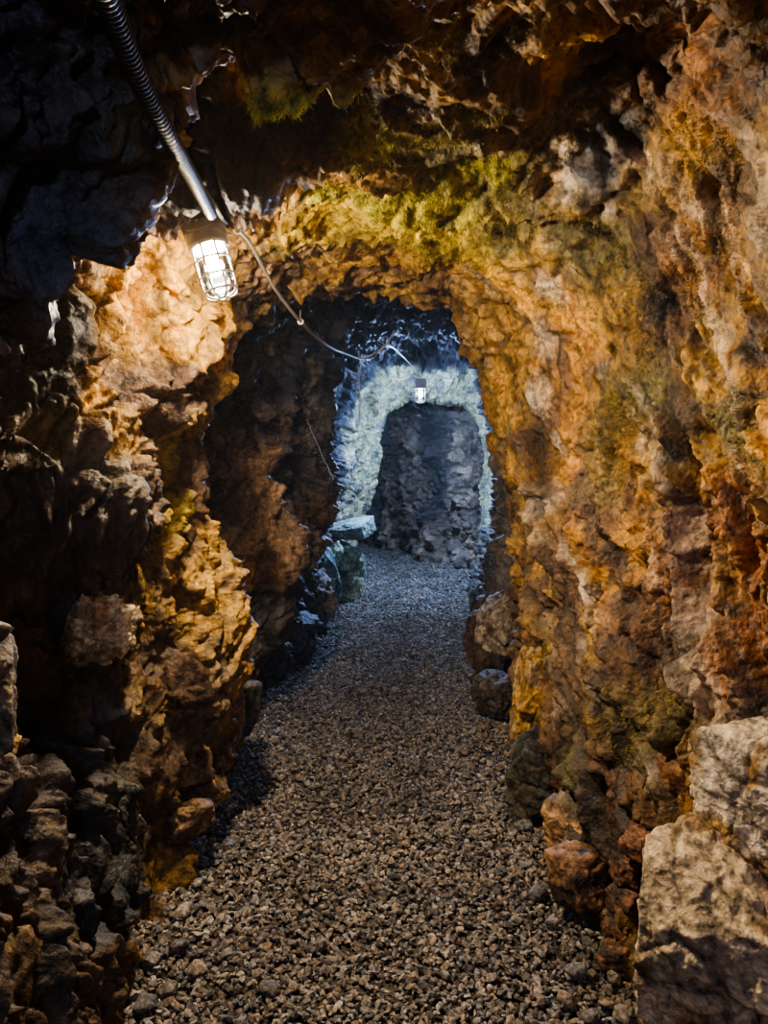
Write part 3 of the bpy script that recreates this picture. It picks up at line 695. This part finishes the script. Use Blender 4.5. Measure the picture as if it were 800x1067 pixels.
def cage_lamp(loc, rot, label, bulbmat, seg=20, k=1.0):
    t = thing('caged_lamp', label, 'lamp', loc); t.rotation_euler = rot; t.scale = (k, k, k)
    bm = bmesh.new(); box(bm, (0, 0, .01), (.125, .08, .07)); bm_obj('junction_box', bm, M_METAL, t, False, .008)
    bm = bmesh.new(); box(bm, (0, -.043, .01), (.10, .008, .052)); cv = bm_obj('box_cover', bm, M_METAL, t, False, .002)
    for sx in (-.042, .042):
        bm = bmesh.new()
        bmesh.ops.create_cone(bm, cap_ends=True, segments=10, radius1=.005, radius2=.004, depth=.005, matrix=Matrix.Translation((sx, -.049, .01)) @ Matrix.Rotation(math.pi/2, 4, 'X'))
        bm_obj('cover_screw', bm, M_CAGE, cv)
    bm = bmesh.new(); lathe(bm, [(0, -.024), (.052, -.024), (.056, -.03), (.056, -.05), (.060, -.052), (.060, -.062), (.045, -.064), (0, -.064)]); bm_obj('collar', bm, M_METAL, t)
    bm = bmesh.new(); lathe(bm, [(.038, -.06), (.043, -.08), (.044, -.14), (.040, -.175), (.028, -.198), (0, -.206)]); bm_obj('glass_globe', bm, M_GLASS, t)
    bm = bmesh.new(); lathe(bm, [(0, -.062), (.013, -.062), (.014, -.082), (.022, -.098), (.027, -.115), (.024, -.133), (.013, -.145), (0, -.148)]); bm_obj('bulb', bm, bulbmat, t)
    bm = bmesh.new()
    R0, wr = .054, .0032
    for z, rr in ((-.062, R0), (-.105, R0), (-.155, R0), (-.198, R0*.90)):
        tube(bm, [Vector((rr*math.cos(a), rr*math.sin(a), z)) for a in np.linspace(0, 2*math.pi, 28, endpoint=False)], wr, 6, True)
    for a in [math.pi*(i+.5)/4 for i in range(8)]:
        c_, s_ = math.cos(a), math.sin(a)
        pr_ = [(R0, -.058), (R0, -.17), (R0*.97, -.19), (R0*.8, -.208), (R0*.45, -.216), (R0*.25, -.217)]
        tube(bm, catmull([Vector((r*c_, r*s_, z)) for r, z in pr_], 4), wr, 6)
    tube(bm, [Vector((R0*.25*math.cos(a), R0*.25*math.sin(a), -.217)) for a in np.linspace(0, 2*math.pi, 14, endpoint=False)], wr, 6, True)
    bm_obj('wire_cage', bm, M_CAGE, t)
    return t

LP = at(212, 238, 2.28)
LROT = (math.radians(-8), math.radians(-15), math.radians(8))
lamp1 = cage_lamp(LP, LROT, 'lit wire caged lamp with warm glow fixed on the orange rock at upper left', M_BULB)
LP2 = at(438, 399, 8.25)
lamp2 = cage_lamp(LP2, (0, 0, 0), 'small lit caged lamp with cold blue glow on the pale arch far down the tunnel', M_BULB2)
bpy.context.view_layer.update()

def point(name, loc, colr_, power, radius, smooth=0., mode=None):
    l = bpy.data.lights.new(name, 'POINT'); l.energy = power; l.color = colr_; l.shadow_soft_size = radius
    if mode:
        l.use_nodes = True; nt = l.node_tree
        em = next(n for n in nt.nodes if n.type == 'EMISSION')
        fo = nt.nodes.new('ShaderNodeLightFalloff'); fo.inputs['Strength'].default_value = 1.0; fo.inputs['Smooth'].default_value = smooth
        nt.links.new(fo.outputs[mode], em.inputs['Strength'])
    o = bpy.data.objects.new(name, l); COL.objects.link(o); o.location = loc; return o
m1 = Matrix.Translation(LP) @ Matrix.Rotation(LROT[2], 4, 'Z') @ Matrix.Rotation(LROT[1], 4, 'Y') @ Matrix.Rotation(LROT[0], 4, 'X')
point('lamp_light', m1 @ Vector((0, 0, -.115)), (1, .82, .58), 1250, .031, 1.4, 'Quadratic')
point('far_lamp_light', LP2+Vector((0, 0, -.115)), (.34, .54, 1), 4500, .031, 4.0, 'Quadratic')

# ribbed conduit from the roof near the viewer down to the junction box
hp = [at(70, -120, .55), at(112, 0, .78), at(142, 75, .95), at(172, 135, 1.15), at(200, 185, 1.52), at(219, 222, 2.02), m1 @ Vector((.035, 0, .05))]
pts = catmull(hp, 60)
bm = bmesh.new(); tube(bm, pts, .016, 14, rfun=lambda i: .0138+.0011*(1 if i % 4 < 2 else -1))
bm_obj('conduit_hose', bm, M_HOSE, None, label='thick black ribbed conduit hose running down the roof to the warm caged lamp', category='hose')
# thinner grey cable leaving the lamp, hung along the rock into the tunnel
cp = [at(212, 196, 2.0), at(226, 218, 2.16), at(233, 230, 2.24), at(243, 236, 2.35), at(258, 250, 2.5), at(272, 275, 2.65), at(290, 306, 2.85), at(313, 335, 3.1), at(335, 356, 3.5), at(358, 368, 4.2), at(385, 374, 5.2), at(404, 360, 6.4), at(420, 372, 7.6), at(432, 385, 8.0), LP2+Vector((0, 0, .05))]
pts = catmull(cp, 16)
bm = bmesh.new(); tube(bm, pts, .0062, 8)
cb = bm_obj('power_cable', bm, M_CABLE, None, label='thin grey power cable strung from the warm lamp along the roof toward the far lamp', category='cable')
for q, Y in (((247, 240), 2.38), ((313, 335), 3.1)):
    c0 = at(q[0], q[1], Y); bm = bmesh.new()
    tube(bm, [c0+Vector((.010*math.cos(a), .004, .010*math.sin(a))) for a in np.linspace(0, 6.28, 14, endpoint=False)], .003, 6, True)
    tube(bm, [c0+Vector((0, 0, .009)), c0+Vector((-.004, .03, .05))], .0025, 6)
    bm_obj('cable_clip', bm, M_CAGE, cb)

# cobweb strands that hang lit in the blue light
def web(pts_, rad, lab, seed):
    r = random.Random(seed); bm = bmesh.new()
    c = catmull(pts_, 14)
    c = [p+Vector((r.uniform(-1, 1), r.uniform(-1, 1), r.uniform(-1, 1)))*.004 for p in c]
    tube(bm, c, rad, 5)
    for k in range(len(c)//3):
        a = r.choice(c); e = a+Vector((r.uniform(-.06, .06), r.uniform(-.03, .03), r.uniform(-.07, .05)))
        tube(bm, [a, (a+e)/2+Vector((0, 0, -.006)), e], rad*.4, 4)
    bm_obj('cobweb_strand', bm, M_WEB, None, label=lab, category='cobweb')
web([at(377, 372, 5.2), at(374, 395, 5.25), at(375, 415, 5.3), at(374, 432, 5.35)], .0045, 'dusty cobweb strand hanging straight down left of the pale arch', 1)
web([at(411, 344, 5.4), at(402, 360, 5.3), at(390, 368, 5.25), at(377, 374, 5.2)], .0045, 'dusty cobweb strand curving up from the cable under the dark roof', 2)
web([at(320, 438, 5.1), at(330, 462, 5.2), at(338, 480, 5.25), at(348, 500, 5.3)], .003, 'faint cobweb strand slanting down the rock column left of the arch', 3)

# ------------------------------------------------------------------ added unseen fill light behind the viewer, standing in for the mine's other lighting
point('fill_light_behind', (.15, -1.6, 2.0), (.50, .60, 1), 44, .10)
wd_ = bpy.data.worlds.new('mine_air'); scn.world = wd_; wd_.use_nodes = True
bg = wd_.node_tree.nodes['Background']; vs = wd_.node_tree.nodes.new('ShaderNodeVolumeScatter'); vs.inputs['Density'].default_value = .004; vs.inputs['Anisotropy'].default_value = .55; wd_.node_tree.links.new(vs.outputs[0], wd_.node_tree.nodes['World Output'].inputs['Volume']); bg.inputs[0].default_value = (.25, .38, .8, 1); bg.inputs[1].default_value = .06
scn.view_settings.view_transform = 'AgX'
scn.view_settings.look = 'AgX - Medium High Contrast'
scn.view_settings.exposure = 0.65
scn.cycles.max_bounces = 6
